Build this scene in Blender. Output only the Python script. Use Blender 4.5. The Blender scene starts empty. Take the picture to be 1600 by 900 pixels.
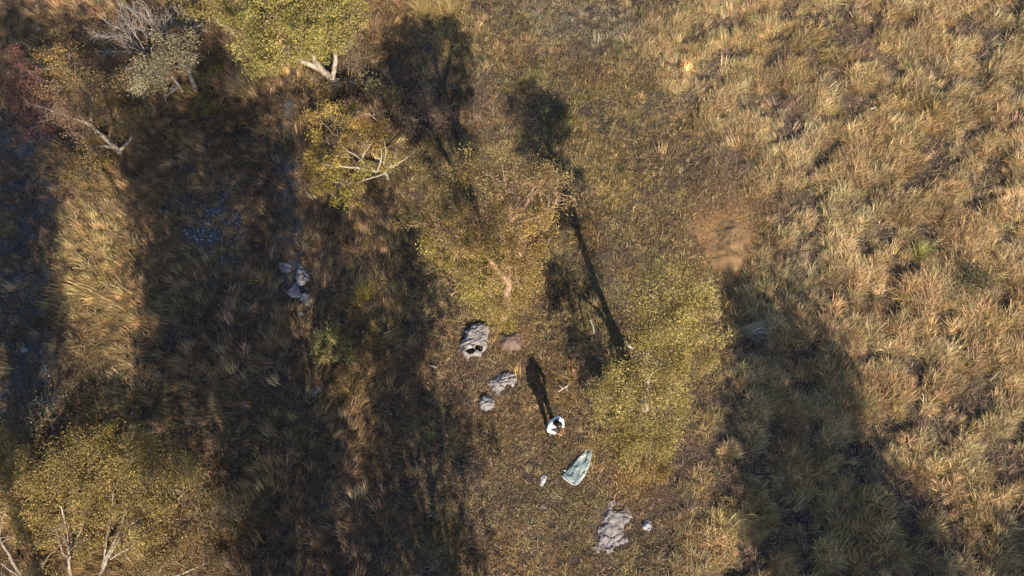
import bpy, bmesh, math
import numpy as np
from mathutils import Vector, Matrix

SC = bpy.context.scene
COL = SC.collection
R = math.radians

# ------------------------------------------------------------------ camera, sky, sun, exposure
F, TILT, H = 1232.0, R(22), 25.0            # focal length in 1600-px pixels, tilt from straight down, height
cd = bpy.data.cameras.new('camera'); cam = bpy.data.objects.new('camera', cd); COL.objects.link(cam)
cam.location = (0, 0, H); cam.rotation_euler = (TILT, 0, 0)
cd.sensor_width = 36; cd.lens = 36*F/1600; cd.clip_end = 6000; cd.clip_start = .1
SC.camera = cam

SUN_EL, SUN_AZ = R(31), R(163)              # azimuth measured from +Y towards +X
w = bpy.data.worlds.new('World'); SC.world = w; w.use_nodes = True
nt = w.node_tree; bg = nt.nodes['Background']
sky = nt.nodes.new('ShaderNodeTexSky'); sky.sky_type = 'NISHITA'; sky.sun_disc = False
sky.sun_elevation = SUN_EL; sky.sun_rotation = SUN_AZ
nt.links.new(sky.outputs[0], bg.inputs[0]); bg.inputs[1].default_value = .10; sky.ozone_density = 3.; sky.dust_density = .5
sl = bpy.data.lights.new('sun', 'SUN'); sun = bpy.data.objects.new('sun', sl); COL.objects.link(sun)
sl.energy = 4.6; sl.angle = R(.55); sl.color = (1, .88, .71)
sd = Vector((math.sin(SUN_AZ)*math.cos(SUN_EL), math.cos(SUN_AZ)*math.cos(SUN_EL), math.sin(SUN_EL)))
sun.rotation_euler = sd.to_track_quat('Z', 'Y').to_euler(); sun.location = (8, -20, 20)
SC.view_settings.view_transform = 'Standard'; SC.view_settings.look = 'None'
SC.view_settings.exposure = .82; SC.view_settings.gamma = 1
SC.cycles.use_denoising = True
SC.cycles.max_bounces = 5; SC.cycles.transparent_max_bounces = 4

# ------------------------------------------------------------------ helpers
def sm(a, b, x):
    t = np.clip((np.asarray(x, float)-a)/(b-a), 0, 1); return t*t*(3-2*t)
_tab = np.random.default_rng(7).random((256, 256))
def vnoise(x, y):
    x = np.asarray(x, float); y = np.asarray(y, float)
    xi = np.floor(x).astype(int); yi = np.floor(y).astype(int)
    fx = x-xi; fy = y-yi; fx = fx*fx*(3-2*fx); fy = fy*fy*(3-2*fy)
    a = _tab[xi % 256, yi % 256]; b = _tab[(xi+1) % 256, yi % 256]
    c = _tab[xi % 256, (yi+1) % 256]; d = _tab[(xi+1) % 256, (yi+1) % 256]
    return (a*(1-fx)+b*fx)*(1-fy)+(c*(1-fx)+d*fx)*fy
def fbm(x, y, o=3):
    s = 0; a = .5; t = 0
    for i in range(o):
        s = s+a*vnoise(np.asarray(x)*2**i+i*17.3, np.asarray(y)*2**i+i*9.1); t += a; a *= .5
    return s/t
def to_px(x, y, z=0):                        # ground point -> where the photograph shows it (used to read the site plan)
    dep = y*math.sin(TILT)-(z-H)*math.cos(TILT); up = y*math.cos(TILT)+(z-H)*math.sin(TILT)
    return 800+F*x/dep, 450-F*up/dep
def xb(py):                                  # edge of the long-grass field
    return np.interp(py, [0, 150, 300, 420, 520, 650, 900], [960, 1060, 1160, 1190, 1150, 1110, 1060])
def clump(x, y):                             # tussock clumps of the long grass, stretched along one diagonal
    x = np.asarray(x, float); y = np.asarray(y, float); u = .78*x+.62*y; v = -.62*x+.78*y
    return .55*vnoise(u*.95+13, v*1.45+4)+.30*vnoise(u*2.2+3, v*3.0+24)+.15*vnoise(u*4.3+31, v*5.+7)
def gh(x, y):                                # terrain height
    px, py = to_px(np.asarray(x, float), np.asarray(y, float))
    lng = sm(-60, 120, px-xb(py))+.6*sm(340, 240, px)*sm(90, 125, px)
    near = np.exp(-((np.asarray(x)/40)**2+((np.asarray(y)-10)/40)**2))
    return near*(.35*(fbm(np.asarray(x)*.12+5, np.asarray(y)*.12+3, 2)-.5)
                 + .07*(vnoise(np.asarray(x)*.75+40, np.asarray(y)*.62+11)-.5)
                 + .26*lng*(np.clip(clump(x, y), .3, .62)-.45))
def ray(px, py):
    u = (px-800)/F; v = (450-py)/F
    return np.array((u, math.sin(TILT)+v*math.cos(TILT), -math.cos(TILT)+v*math.sin(TILT)))
def at(px, py, z=0.):                        # pixel of the photograph -> point z above the terrain
    d = ray(px, py); g = 0.
    for _ in range(4):
        t = (g+z-H)/d[2]; g = float(gh(d[0]*t, d[1]*t))
    return np.array((d[0]*t, d[1]*t, g+z))
def mpp(px, py, z=0.):                       # metres per photograph pixel there
    p = at(px, py, z); return (p[1]*math.sin(TILT)-(p[2]-H)*math.cos(TILT))/F

def mesh_np(name, V, faces, mat=None, smooth=False, tint=None):
    me = bpy.data.meshes.new(name); V = np.asarray(V, np.float32)
    me.vertices.add(len(V)); me.vertices.foreach_set('co', V.ravel())
    faces = [np.asarray(f, np.int32) for f in faces if len(f)]
    nl = sum(f.size for f in faces); npoly = sum(len(f) for f in faces)
    me.loops.add(nl); me.polygons.add(npoly)
    me.loops.foreach_set('vertex_index', np.concatenate([f.ravel() for f in faces]))
    st = []; o = 0
    for f in faces:
        st.append(o+np.arange(len(f))*f.shape[1]); o += f.size
    me.polygons.foreach_set('loop_start', np.concatenate(st).astype(np.int32))
    if tint is not None:
        a = me.attributes.new('tint', 'FLOAT_COLOR', 'POINT')
        c = np.ones((len(V), 4), np.float32); c[:, :3] = tint; a.data.foreach_set('color', c.ravel())
    me.update(calc_edges=True); me.validate()
    if smooth: me.polygons.foreach_set('use_smooth', np.ones(npoly, bool))
    if mat: me.materials.append(mat)
    return me
def obj(name, me, parent=None):
    o = bpy.data.objects.new(name, me); COL.objects.link(o)
    if parent is not None:
        o.parent = parent; o.matrix_parent_inverse = Matrix.Translation(parent.location).inverted()
    return o
def tag(o, label=None, cat=None, group=None, kind=None):
    if label: o['label'] = label
    if cat: o['category'] = cat
    if group: o['group'] = group
    if kind: o['kind'] = kind
    return o
def thing(name, loc, label, cat, group=None):
    o = bpy.data.objects.new(name, None); COL.objects.link(o); o.location = Vector([float(q) for q in loc]); o.empty_display_size = .2
    return tag(o, label, cat, group)

# ------------------------------------------------------------------ materials
def mat_new(name):
    m = bpy.data.materials.new(name); m.use_nodes = True
    n = m.node_tree.nodes; n.clear(); out = n.new('ShaderNodeOutputMaterial'); return m, n, m.node_tree.links, out
def mix(n, l, a, b, f, mode='MIX'):
    x = n.new('ShaderNodeMix'); x.data_type = 'RGBA'; x.blend_type = mode
    for s, v in ((x.inputs[0], f), (x.inputs[6], a), (x.inputs[7], b)):
        if isinstance(v, (int, float)): s.default_value = v
        elif isinstance(v, tuple): s.default_value = (*v, 1)[:4]
        else: l.new(v, s)
    return x.outputs[2]
def noise(n, l, sc, det=4, rough=.6, vec=None):
    x = n.new('ShaderNodeTexNoise'); x.inputs['Scale'].default_value = sc; x.inputs['Detail'].default_value = det
    x.inputs['Roughness'].default_value = rough
    if vec is not None: l.new(vec, x.inputs['Vector'])
    return x.outputs[0]
def ramp(n, l, fac, stops):
    x = n.new('ShaderNodeValToRGB'); l.new(fac, x.inputs[0]); e = x.color_ramp.elements
    while len(e) < len(stops): e.new(.5)
    for k, (p, c) in enumerate(stops): e[k].position = p; e[k].color = (*c, 1) if len(c) == 3 else c
    return x.outputs[0]
def attr(n, name, typ='GEOMETRY'):
    x = n.new('ShaderNodeAttribute'); x.attribute_name = name; x.attribute_type = typ; return x.outputs[0]
def leafy(name, inst=False, trans=.3, gloss=.0):
    m, n, l, out = mat_new(name)
    c = attr(n, 'tint')
    if inst: c = mix(n, l, c, attr(n, 'itint', 'INSTANCER'), 1., 'MULTIPLY')
    d = n.new('ShaderNodeBsdfDiffuse'); l.new(c, d.inputs[0]); t = n.new('ShaderNodeBsdfTranslucent'); l.new(c, t.inputs[0])
    s = n.new('ShaderNodeMixShader'); s.inputs[0].default_value = trans; l.new(d.outputs[0], s.inputs[1]); l.new(t.outputs[0], s.inputs[2])
    o = s.outputs[0]
    if gloss:
        g = n.new('ShaderNodeBsdfGlossy'); g.inputs['Roughness'].default_value = .45; g.inputs[0].default_value = (.9, .9, .85, 1)
        s2 = n.new('ShaderNodeMixShader'); s2.inputs[0].default_value = gloss; l.new(o, s2.inputs[1]); l.new(g.outputs[0], s2.inputs[2]); o = s2.outputs[0]
    l.new(o, out.inputs[0]); return m
def solid(name, stops, sc=6, rough=.8, bump=0., bsc=30, spec=.2):
    m, n, l, out = mat_new(name)
    tc = n.new('ShaderNodeTexCoord').outputs['Object']
    p = n.new('ShaderNodeBsdfPrincipled'); p.inputs['Roughness'].default_value = rough; p.inputs['Specular IOR Level'].default_value = spec
    l.new(ramp(n, l, noise(n, l, sc, 6, .65, tc), stops), p.inputs['Base Color'])
    if bump:
        b = n.new('ShaderNodeBump'); b.inputs['Strength'].default_value = bump; b.inputs['Distance'].default_value = .03
        l.new(noise(n, l, bsc, 5, .7, tc), b.inputs['Height']); l.new(b.outputs[0], p.inputs['Normal'])
    l.new(p.outputs[0], out.inputs[0]); return m

M_LEAF = leafy('leaf', trans=.4, gloss=.02)
M_GRASS = leafy('dry_grass', inst=True, trans=.3, gloss=.03)
M_TUFT = leafy('tussock_grass', trans=.3, gloss=.03)
M_BARK = solid('pale_bark', [(.3, (.20, .15, .11)), (.5, (.34, .285, .22)), (.7, (.50, .44, .36))], 5, .75, .4, 25)
M_BARKT = solid('weathered_bark', [(.3, (.13, .10, .075)), (.48, (.27, .225, .17)), (.66, (.46, .40, .32))], 9, .85, .6, 18)
M_BARKR = solid('pinkish_bark', [(.3, (.26, .15, .10)), (.55, (.42, .28, .19)), (.75, (.55, .42, .30))], 5, .8, .4, 25)
M_BARKG = solid('grey_bark', [(.3, (.16, .135, .12)), (.55, (.29, .25, .22)), (.75, (.42, .375, .33))], 6, .85, .4, 25)
M_ROCK = solid('grey_rock', [(.3, (.14, .12, .115)), (.45, (.24, .215, .21)), (.58, (.33, .30, .285)), (.72, (.48, .435, .39))], 9, .85, .7, 40)
M_ROCKP = solid('pale_rock', [(.3, (.22, .21, .21)), (.5, (.40, .39, .40)), (.7, (.60, .60, .60))], 6, .85, .6, 40)
M_TEALSHADE = solid('shade_teal_slab', [(.34, (.16, .22, .22)), (.46, (.27, .34, .325)), (.56, (.40, .45, .415)), (.68, (.55, .56, .50))], 3.6, .7, .5, 24)  # teal puts the shade of the sun-averted face into the base colour
M_EARTH = solid('bare_earth', [(.3, (.19, .11, .05)), (.5, (.27, .165, .078)), (.7, (.35, .225, .115))], 4, .95, .8, 30)
M_EARTHB = solid('brown_earth', [(.3, (.11, .07, .055)), (.5, (.185, .125, .10)), (.7, (.26, .18, .145))], 5, .95, .8, 30)
M_TWIG = solid('twig_bark', [(.3, (.16, .115, .075)), (.55, (.27, .20, .135)), (.75, (.38, .30, .21))], 5, .85, .3, 25)
M_DEADWOOD = solid('dead_wood', [(.3, (.34, .29, .23)), (.6, (.60, .55, .46))], 8, .8, .3, 30)

# ------------------------------------------------------------------ ground
def axis(lo, hi, step, far):
    inner = list(np.arange(lo, hi+1e-6, step)); out = []
    d = step
    p = hi
    while p < far: d *= 1.6; p += d; out.append(p)
    out2 = []; d = step; p = lo
    while p > -far: d *= 1.6; p -= d; out2.append(p)
    return np.array(out2[::-1]+inner+out)
gx = axis(-30, 30, .25, 2500); gy = axis(-10, 34, .25, 2500)
GX, GY = np.meshgrid(gx, gy, indexing='ij'); GZ = gh(GX, GY)
nx, ny = GX.shape; ix = np.arange(nx*ny).reshape(nx, ny)
gf = np.stack([ix[:-1, :-1], ix[1:, :-1], ix[1:, 1:], ix[:-1, 1:]], -1).reshape(-1, 4)

def blob(px, py, cx, cy, rx, ry): return np.exp(-(((px-cx)/rx)**2+((py-cy)/ry)**2))
def track_mask(px, py):                     # worn bare strips: far-left track, narrow footpath in the left half
    a = sm(0, 26, 104-px+10*(fbm(px/60, py/60)-.5))*sm(120, 200, py)*sm(690, 620, py)
    b = np.exp(-((px-(452+.02*(py-250)))/26)**2)*sm(110, 160, py)*sm(470, 420, py)
    c = blob(px, py, 335, 345, 62, 72)
    return np.clip(a*.9+b+c, 0, 1)
def earth_mask(px, py):
    return np.clip(blob(px, py, 1140, 378, 68, 80)*1.25+blob(px, py, 800, 532, 32, 26)*1.0, 0, 1)
def ground_tint(px, py):
    n1 = fbm(px/45, py/45, 3)[..., None]; n2 = fbm(px/130+9, py/130, 2)[..., None]
    c = (1-n1)*np.array((.050, .040, .037))+n1*np.array((.125, .097, .076))
    c = c*(.75+.5*n2)
    t = track_mask(px, py)[..., None]; c = c*(1-t)+t*np.array((.105, .104, .102))*(.6+.8*n1)
    e = earth_mask(px, py)[..., None]; c = c*(1-e)+e*np.array((.27, .162, .075))*(.7+.6*n1)
    return c
PX, PY = to_px(GX, np.clip(GY, -12, 60)); 
gt = ground_tint(np.clip(PX, -800, 2400), np.clip(PY, -600, 1600))
gm, n, l, out = mat_new('dry_ground')
geo = n.new('ShaderNodeNewGeometry').outputs['Position']
c = mix(n, l, attr(n, 'tint'), ramp(n, l, noise(n, l, 9, 8, .75, geo), [(.3, (.30, .28, .28)), (.5, (1., .98, .95)), (.7, (2.3, 2.1, 1.8))]), .95, 'MULTIPLY')
c = mix(n, l, c, ramp(n, l, noise(n, l, 60, 3, .7, geo), [(.35, (.55, .5, .5)), (.65, (1.4, 1.4, 1.35))]), .7, 'MULTIPLY')
p = n.new('ShaderNodeBsdfPrincipled'); p.inputs['Roughness'].default_value = .95; p.inputs['Specular IOR Level'].default_value = .1
l.new(c, p.inputs['Base Color'])
b = n.new('ShaderNodeBump'); b.inputs['Strength'].default_value = .9; b.inputs['Distance'].default_value = .05
l.new(noise(n, l, 22, 6, .75, geo), b.inputs['Height']); l.new(b.outputs[0], p.inputs['Normal']); l.new(p.outputs[0], out.inputs[0])
g = obj('ground', mesh_np('ground', np.stack([GX, GY, GZ], -1).reshape(-1, 3), [gf], gm, True, gt.reshape(-1, 3)))
tag(g, kind='structure')

# ------------------------------------------------------------------ grass
def blades(rng, nb, lmin, lmax, rad, t0, t1, droop, wid, lean=0., seg=3, twist=.5):
    """nb arching blades; lean pulls their azimuth towards +X.  Returns verts, quads, tris, per-vertex shade."""
    az = rng.uniform(-np.pi, np.pi, nb)
    dx = np.cos(az)+lean*1.6; dy = np.sin(az); az = np.arctan2(dy, dx)+rng.normal(0, .15, nb)
    L = rng.uniform(lmin, lmax, nb); tl = rng.uniform(t0, t1, nb)
    rr = rad*np.sqrt(rng.random(nb)); ra = rng.uniform(-np.pi, np.pi, nb)
    p = np.stack([rr*np.cos(ra), rr*np.sin(ra), np.full(nb, -.03)], -1)
    wd = wid*rng.uniform(.6, 1.3, nb); dr = droop*rng.uniform(.4, 1.3, nb)
    turn = rng.normal(0, twist, nb)
    wa = az+np.pi/2+rng.normal(0, .6, nb); wv = np.stack([np.cos(wa), np.sin(wa), rng.normal(0, .25, nb)], -1)
    V = []; 
    for s in range(seg+1):
        f = [1., .9, .6, 0.][s] if seg == 3 else 1-s/seg
        if s < seg:
            V.append(p-wv*(wd*f*.5)[:, None]); V.append(p+wv*(wd*f*.5)[:, None])
        else: V.append(p)
        th = np.clip(tl+dr*(s+.5)/seg, 0, 2.0); a2 = az+turn*(s/seg)
        st = np.stack([np.sin(th)*np.cos(a2), np.sin(th)*np.sin(a2), np.cos(th)], -1)*(L/seg)[:, None]
        p = p+st; p[:, 2] = np.maximum(p[:, 2], .012)
    nvb = 2*seg+1; VV = np.stack(V, 1).reshape(-1, 3); b0 = np.arange(nb)[:, None]*nvb
    q = np.concatenate([b0+np.array([[2*s, 2*s+1, 2*s+3, 2*s+2]]) for s in range(seg-1)])
    t = b0+np.array([[2*seg-2, 2*seg-1, 2*seg]])
    sh = np.exp(rng.normal(-.06, .33, nb))[:, None]*(1+rng.normal(0, .06, (nb, 3)))
    return VV, q, t, np.repeat(sh, nvb, 0)
rng = np.random.default_rng(3)
PROTO = {}
def proto(kind, k, **kw):
    L = []
    for i in range(k):
        V, q, t, sh = blades(rng, **kw)
        L.append(bpy.data.objects.new('%s_clump' % kind, mesh_np('%s_clump' % kind, V, [q, t], M_GRASS, False, sh)))
    PROTO[kind] = L
proto('long', 6, nb=46, lmin=.16, lmax=.42, rad=.10, t0=.1, t1=.8, droop=1.15, wid=.014, lean=.6)
proto('medium', 6, nb=40, lmin=.13, lmax=.34, rad=.11, t0=.1, t1=.9, droop=.9, wid=.015, lean=.45)
proto('short', 6, nb=30, lmin=.06, lmax=.2, rad=.13, t0=.2, t1=1.2, droop=.7, wid=.015, lean=.2)
proto('wisp', 8, nb=34, lmin=.2, lmax=.52, rad=.11, t0=.5, t1=1.3, droop=.35, wid=.013, lean=1.7, twist=.35)
proto('litter', 5, nb=16, lmin=.08, lmax=.32, rad=.24, t0=1.3, t1=1.6, droop=.1, wid=.016, lean=.0, twist=.9)

def scatter(name, kind, P, rz, tilt, scl, tint):
    """one stuff object: instances of the clumps of one kind on the given points"""
    N = len(P); me = bpy.data.meshes.new(name); me.vertices.add(N); me.vertices.foreach_set('co', P.astype(np.float32).ravel())
    rot = np.stack([tilt[:, 0], tilt[:, 1], rz], -1).astype(np.float32)
    a = me.attributes.new('rot', 'FLOAT_VECTOR', 'POINT'); a.data.foreach_set('vector', rot.ravel())
    a = me.attributes.new('scl', 'FLOAT', 'POINT'); a.data.foreach_set('value', scl.astype(np.float32))
    a = me.attributes.new('vid', 'INT', 'POINT'); a.data.foreach_set('value', np.random.default_rng(N).integers(0, len(PROTO[kind]), N).astype(np.int32))
    a = me.attributes.new('itint', 'FLOAT_COLOR', 'POINT'); cc = np.ones((N, 4), np.float32); cc[:, :3] = tint; a.data.foreach_set('color', cc.ravel())
    o = obj(name, me); tag(o, kind='stuff')
    ng = bpy.data.node_groups.new(name, 'GeometryNodeTree')
    ng.interface.new_socket('Geometry', in_out='INPUT', socket_type='NodeSocketGeometry')
    ng.interface.new_socket('Geometry', in_out='OUTPUT', socket_type='NodeSocketGeometry')
    N_ = ng.nodes; L = ng.links; gi = N_.new('NodeGroupInput'); go = N_.new('NodeGroupOutput')
    jn = N_.new('GeometryNodeJoinGeometry')
    for pr in PROTO[kind]:
        oi = N_.new('GeometryNodeObjectInfo'); oi.inputs['Object'].default_value = pr
        g2 = N_.new('GeometryNodeGeometryToInstance'); L.new(oi.outputs['Geometry'], g2.inputs[0]); L.new(g2.outputs[0], jn.inputs[0])
    ip = N_.new('GeometryNodeInstanceOnPoints'); L.new(gi.outputs[0], ip.inputs['Points']); L.new(jn.outputs[0], ip.inputs['Instance'])
    ip.inputs['Pick Instance'].default_value = True
    def na(nm, dt):
        x = N_.new('GeometryNodeInputNamedAttribute'); x.data_type = dt; x.inputs['Name'].default_value = nm; return x.outputs[0]
    L.new(na('vid', 'INT'), ip.inputs['Instance Index'])
    er = N_.new('FunctionNodeEulerToRotation'); L.new(na('rot', 'FLOAT_VECTOR'), er.inputs[0]); L.new(er.outputs[0], ip.inputs['Rotation'])
    L.new(na('scl', 'FLOAT'), ip.inputs['Scale']); L.new(ip.outputs[0], go.inputs[0])
    o.modifiers.new('scatter', 'NODES').node_group = ng
    return o

# colour of the dry grass across the site: base by zone, then patches, a few with cast shade painted in (photo x, y, half-widths, colour, strength)
C_STRAW, C_PALE, C_OCHRE, C_BROWN, C_RUST, C_OLIVE, C_PURP, C_GOLD, C_GREY = [np.array(q) for q in (
    (.44, .305, .145), (.50, .375, .19), (.38, .285, .11), (.32, .225, .125), (.38, .22, .09), (.26, .22, .095), (.19, .13, .11), (.45, .325, .13), (.28, .26, .21))]
PATCH = [(760, 450, 110, 70, C_OCHRE, .9), (790, 575, 40, 30, C_GOLD, .6), (1000, 730, 60, 60, C_RUST, .9), (800, 790, 130, 130, C_BROWN, .8),
 (740, 600, 90, 60, C_BROWN, .6), (680, 190, 70, 60, C_PURP, .8), (680, 20, 60, 50, C_GOLD, .9), (740, 60, 40, 40, C_GOLD, .7), (880, 50, 35, 45, C_GOLD, .7),  # purple patch: scrub tone plus crown shade put into the colour
 (920, 40, 90, 40, C_GREY, .6), (1090, 300, 110, 70, C_BROWN, .5), (960, 250, 120, 120, C_OCHRE, .5), (700, 330, 60, 60, C_OCHRE, .7), (640, 250, 60, 40, C_OCHRE, .8),
 (1090, 560, 40, 50, C_GOLD, .7), (1000, 640, 60, 60, C_OCHRE, .8), (1130, 700, 50, 90, C_STRAW, .4), (700, 520, 60, 60, C_BROWN, .6), (1060, 720, 30, 80, C_PURP, .8),  # purple strip: a shadow painted into the grass colour
 (1240, 180, 30, 30, C_PURP, .7), (1330, 800, 60, 50, C_RUST, .3), (600, 60, 30, 50, C_RUST, .5), (590, 450, 50, 90, C_GOLD, .3), (150, 420, 60, 160, C_GOLD, .8),
 (180, 640, 60, 60, C_GOLD, .5), (660, 560, 40, 50, C_RUST, .4), (560, 560, 40, 80, C_OCHRE, .4), (860, 780, 70, 60, C_OLIVE, .35), (620, 130, 40, 80, C_PURP, .5), (850, 190, 45, 45, C_OLIVE, .6), (1060, 440, 60, 40, C_OCHRE, .6)]  # purple patch and the stronger olive one: tree-crown shadows painted into the grass
def grass_tint(px, py, x, y, rng):
    lng = sm(-80, 60, px-xb(py))[:, None]; lf = sm(700, 600, px)[:, None]
    n1 = fbm(x*.9+3, y*.9+8, 2)[:, None]; n2 = fbm(x*.35+31, y*.35+2, 2)[:, None]; n3 = vnoise(x*2.1, y*2.1+50)[:, None]
    mid = C_BROWN*(1-n1)+C_OCHRE*n1; mid = mid*(1-.35*sm(.5, .7, n2))+.35*sm(.5, .7, n2)*C_OLIVE
    lg = C_STRAW*(1-sm(.4, .7, n1))+C_PALE*sm(.4, .7, n1); lg = lg*(1-.5*sm(.55, .75, n2))+.5*sm(.55, .75, n2)*C_GOLD
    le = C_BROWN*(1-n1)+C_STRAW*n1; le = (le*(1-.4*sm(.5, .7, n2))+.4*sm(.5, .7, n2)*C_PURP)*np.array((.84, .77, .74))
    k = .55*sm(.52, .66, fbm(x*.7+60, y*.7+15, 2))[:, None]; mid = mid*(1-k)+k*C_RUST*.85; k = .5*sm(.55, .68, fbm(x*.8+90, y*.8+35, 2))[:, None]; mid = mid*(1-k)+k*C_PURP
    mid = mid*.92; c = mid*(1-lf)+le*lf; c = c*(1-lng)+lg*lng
    for cx, cy, rx, ry, col, s in PATCH:
        k = (s*blob(px, py, cx, cy, rx, ry))[:, None]*(.5+.9*n3); k = np.clip(k, 0, 1); c = c*(1-k)+k*col
    gp = (lng[:, 0]*sm(.48, .36, clump(x, y)))[:, None]; c = c*(1-.5*gp)+.5*gp*C_PURP  # gaps between tussocks: purple-brown growth, with shade put into the tint
    c = c*np.exp(rng.normal(0, .22, (len(px), 1)))*(.62+.76*fbm(x*1.6+9, y*1.3+44, 2))[:, None]
    return c*(1+rng.normal(0, .05, (len(px), 3)))
BARE = [(1140, 380, 54, 62), (740, 535, 26, 36), (797, 533, 26, 22), (782, 602, 27, 26), (762, 633, 16, 14), (903, 728, 24, 30), (955, 825, 34, 50), (1012, 822, 12, 9), (848, 750, 9, 8), (463, 452, 26, 45), (492, 612, 12, 10), (850, 790, 8, 8)]
def density(px, py):
    d = np.ones_like(px)
    for cx, cy, rx, ry in BARE: d *= sm(.55, 1.0, np.hypot((px-cx)/rx, (py-cy)/ry)+.5*(fbm(px/9, py/9, 2)-.5))
    d *= 1-.93*sm(.3, 1., earth_mask(px, py)+.9*(fbm(px/22, py/22, 2)-.5)); return d
def points(n, rng, x0=-27, x1=27, y0=-5, y1=28):
    x = rng.uniform(x0, x1, n); y = rng.uniform(y0, y1, n); return x, y
def leanfield(px, py, x, y):                  # which way the grass is lodged
    lf = sm(520, 320, px); n = (fbm(x*.4+77, y*.4, 2)-.5)
    return (1-lf)*(1.25+n*5)+lf*(2.75+n*3.2)
def build_grass(name, kind, n, seed, dens, scale, jit):
    rng = np.random.default_rng(seed); x, y = points(n, rng); px, py = to_px(x, y)
    dn, sc = dens(px, py, x, y), scale(px, py, x, y)
    k = rng.random(n) < dn*density(px, py); x, y, px, py, sc = x[k], y[k], px[k], py[k], sc[k]
    P = np.stack([x, y, gh(x, y)], -1); m = len(x)
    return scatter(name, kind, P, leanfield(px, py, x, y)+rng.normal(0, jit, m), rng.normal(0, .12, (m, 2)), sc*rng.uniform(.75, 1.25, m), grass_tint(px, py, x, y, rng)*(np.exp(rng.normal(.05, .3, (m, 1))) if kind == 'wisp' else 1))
def d_long(px, py, x, y):
    lng = sm(-70, 70, px-xb(py)+60*(fbm(x*.6, y*.6)-.5)); lf = sm(330, 240, px)*(1-track_mask(px, py))
    return np.clip(lng*sm(.40, .50, clump(x, y))+.25*lf*sm(.38, .50, clump(x, y)), 0, 1)
def d_wisp(px, py, x, y):
    lf = sm(660, 560, px)*(1-.85*track_mask(px, py)); lng = sm(-40, 90, px-xb(py))
    return np.clip(.95*lf*sm(.40, .54, clump(x*1.25+50, y*1.25))+.16*lng+.012, 0, 1)
def s_long(px, py, x, y): return (.6+.75*sm(.38, .62, clump(x, y)))*(.85+.15*sm(1100, 1400, px))
def d_med(px, py, x, y):
    lng = sm(-70, 70, px-xb(py)); tr = track_mask(px, py); lf = sm(680, 560, px)
    fine = np.clip(blob(px, py, 800, 760, 170, 170)+blob(px, py, 740, 580, 90, 70)+blob(px, py, 1090, 270, 90, 70), 0, 1)
    return np.clip((.6-.15*lng-.15*lf)*sm(.42, .58, fbm(x*1.1+70, y*1.1, 2))*(1-.9*fine)*(1-.92*tr)*(1-.8*lng*sm(.46, .36, clump(x, y))), 0, 1)
def s_med(px, py, x, y): return .6+.6*fbm(x*.8+20, y*.8+60, 2)
def d_short(px, py, x, y): return np.clip((.9-.35*track_mask(px, py))*(1-.55*sm(-60, 60, px-xb(py))*sm(.46, .36, clump(x, y)))*np.maximum(sm(.2, .5, fbm(x*2.3+5, y*2.3, 2)), .9*blob(px, py, 830, 740, 190, 220)), 0, 1)
def s_short(px, py, x, y): return .7+.7*fbm(x*1.3, y*1.3+90, 2)
build_grass('long_grass', 'long', 68000, 11, d_long, s_long, .5)
build_grass('lodged_grass', 'wisp', 30000, 15, d_wisp, lambda px, py, x, y: .75+.5*fbm(x*.9+33, y*.9, 2), .42)
build_grass('medium_grass', 'medium', 44000, 12, d_med, s_med, .8)
build_grass('short_grass', 'short', 70000, 13, d_short, s_short, 2)
build_grass('grass_litter', 'litter', 44000, 14, lambda px, py, x, y: np.clip(.8-.4*track_mask(px, py), 0, 1), lambda px, py, x, y: np.ones_like(px), 2)

# ------------------------------------------------------------------ trees
def curve(pts, n=7, wob=.0, rng=None):
    P = np.asarray(pts, float)
    if len(P) < 3: P = np.stack([P[0], (P[0]+P[-1])/2+(rng.normal(0, wob, 3)*np.linalg.norm(P[-1]-P[0]) if rng is not None else 0), P[-1]])
    Q = np.concatenate([[2*P[0]-P[1]], P, [2*P[-1]-P[-2]]]); out_ = []
    for i in range(1, len(Q)-2):
        for t in np.linspace(0, 1, n, endpoint=False):
            a, b, c, d = Q[i-1:i+3]
            out_.append(.5*((2*b)+(-a+c)*t+(2*a-5*b+4*c-d)*t*t+(-a+3*b-3*c+d)*t**3))
    out_.append(P[-1]); out_ = np.array(out_)
    if wob and rng is not None:
        L = np.linalg.norm(P[-1]-P[0]); k = len(out_)
        j = np.cumsum(rng.normal(0, 1, (k, 3)), 0); j -= np.linspace(0, 1, k)[:, None]*j[-1]; out_ += j*wob*L/math.sqrt(k)*.5
    return out_
class Tubes:
    def __init__(s): s.V = []; s.F = []; s.n = 0
    def add(s, C, r0, r1, k=6, rng=None):
        C = np.asarray(C); m = len(C); T = np.gradient(C, axis=0); T /= np.linalg.norm(T, axis=1)[:, None]+1e-9
        ref = np.array((.31, .52, .79)); A = np.cross(T, ref); A /= np.linalg.norm(A, axis=1)[:, None]+1e-9; B = np.cross(T, A)
        r = r0+(r1-r0)*np.linspace(0, 1, m)
        if rng is not None: r = r*rng.uniform(.88, 1.14, m)
        a = np.arange(k)/k*2*np.pi
        V = C[:, None]+r[:, None, None]*(np.cos(a)[None, :, None]*A[:, None]+np.sin(a)[None, :, None]*B[:, None])
        i = s.n+np.arange(m*k).reshape(m, k); j = np.roll(i, -1, 1)
        s.V.append(V.reshape(-1, 3)); s.F.append(np.stack([i[:-1], j[:-1], j[1:], i[1:]], -1).reshape(-1, 4)); s.n += m*k
    def mesh(s, name, mat): return mesh_np(name, np.concatenate(s.V), [np.concatenate(s.F)], mat, True)
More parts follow.
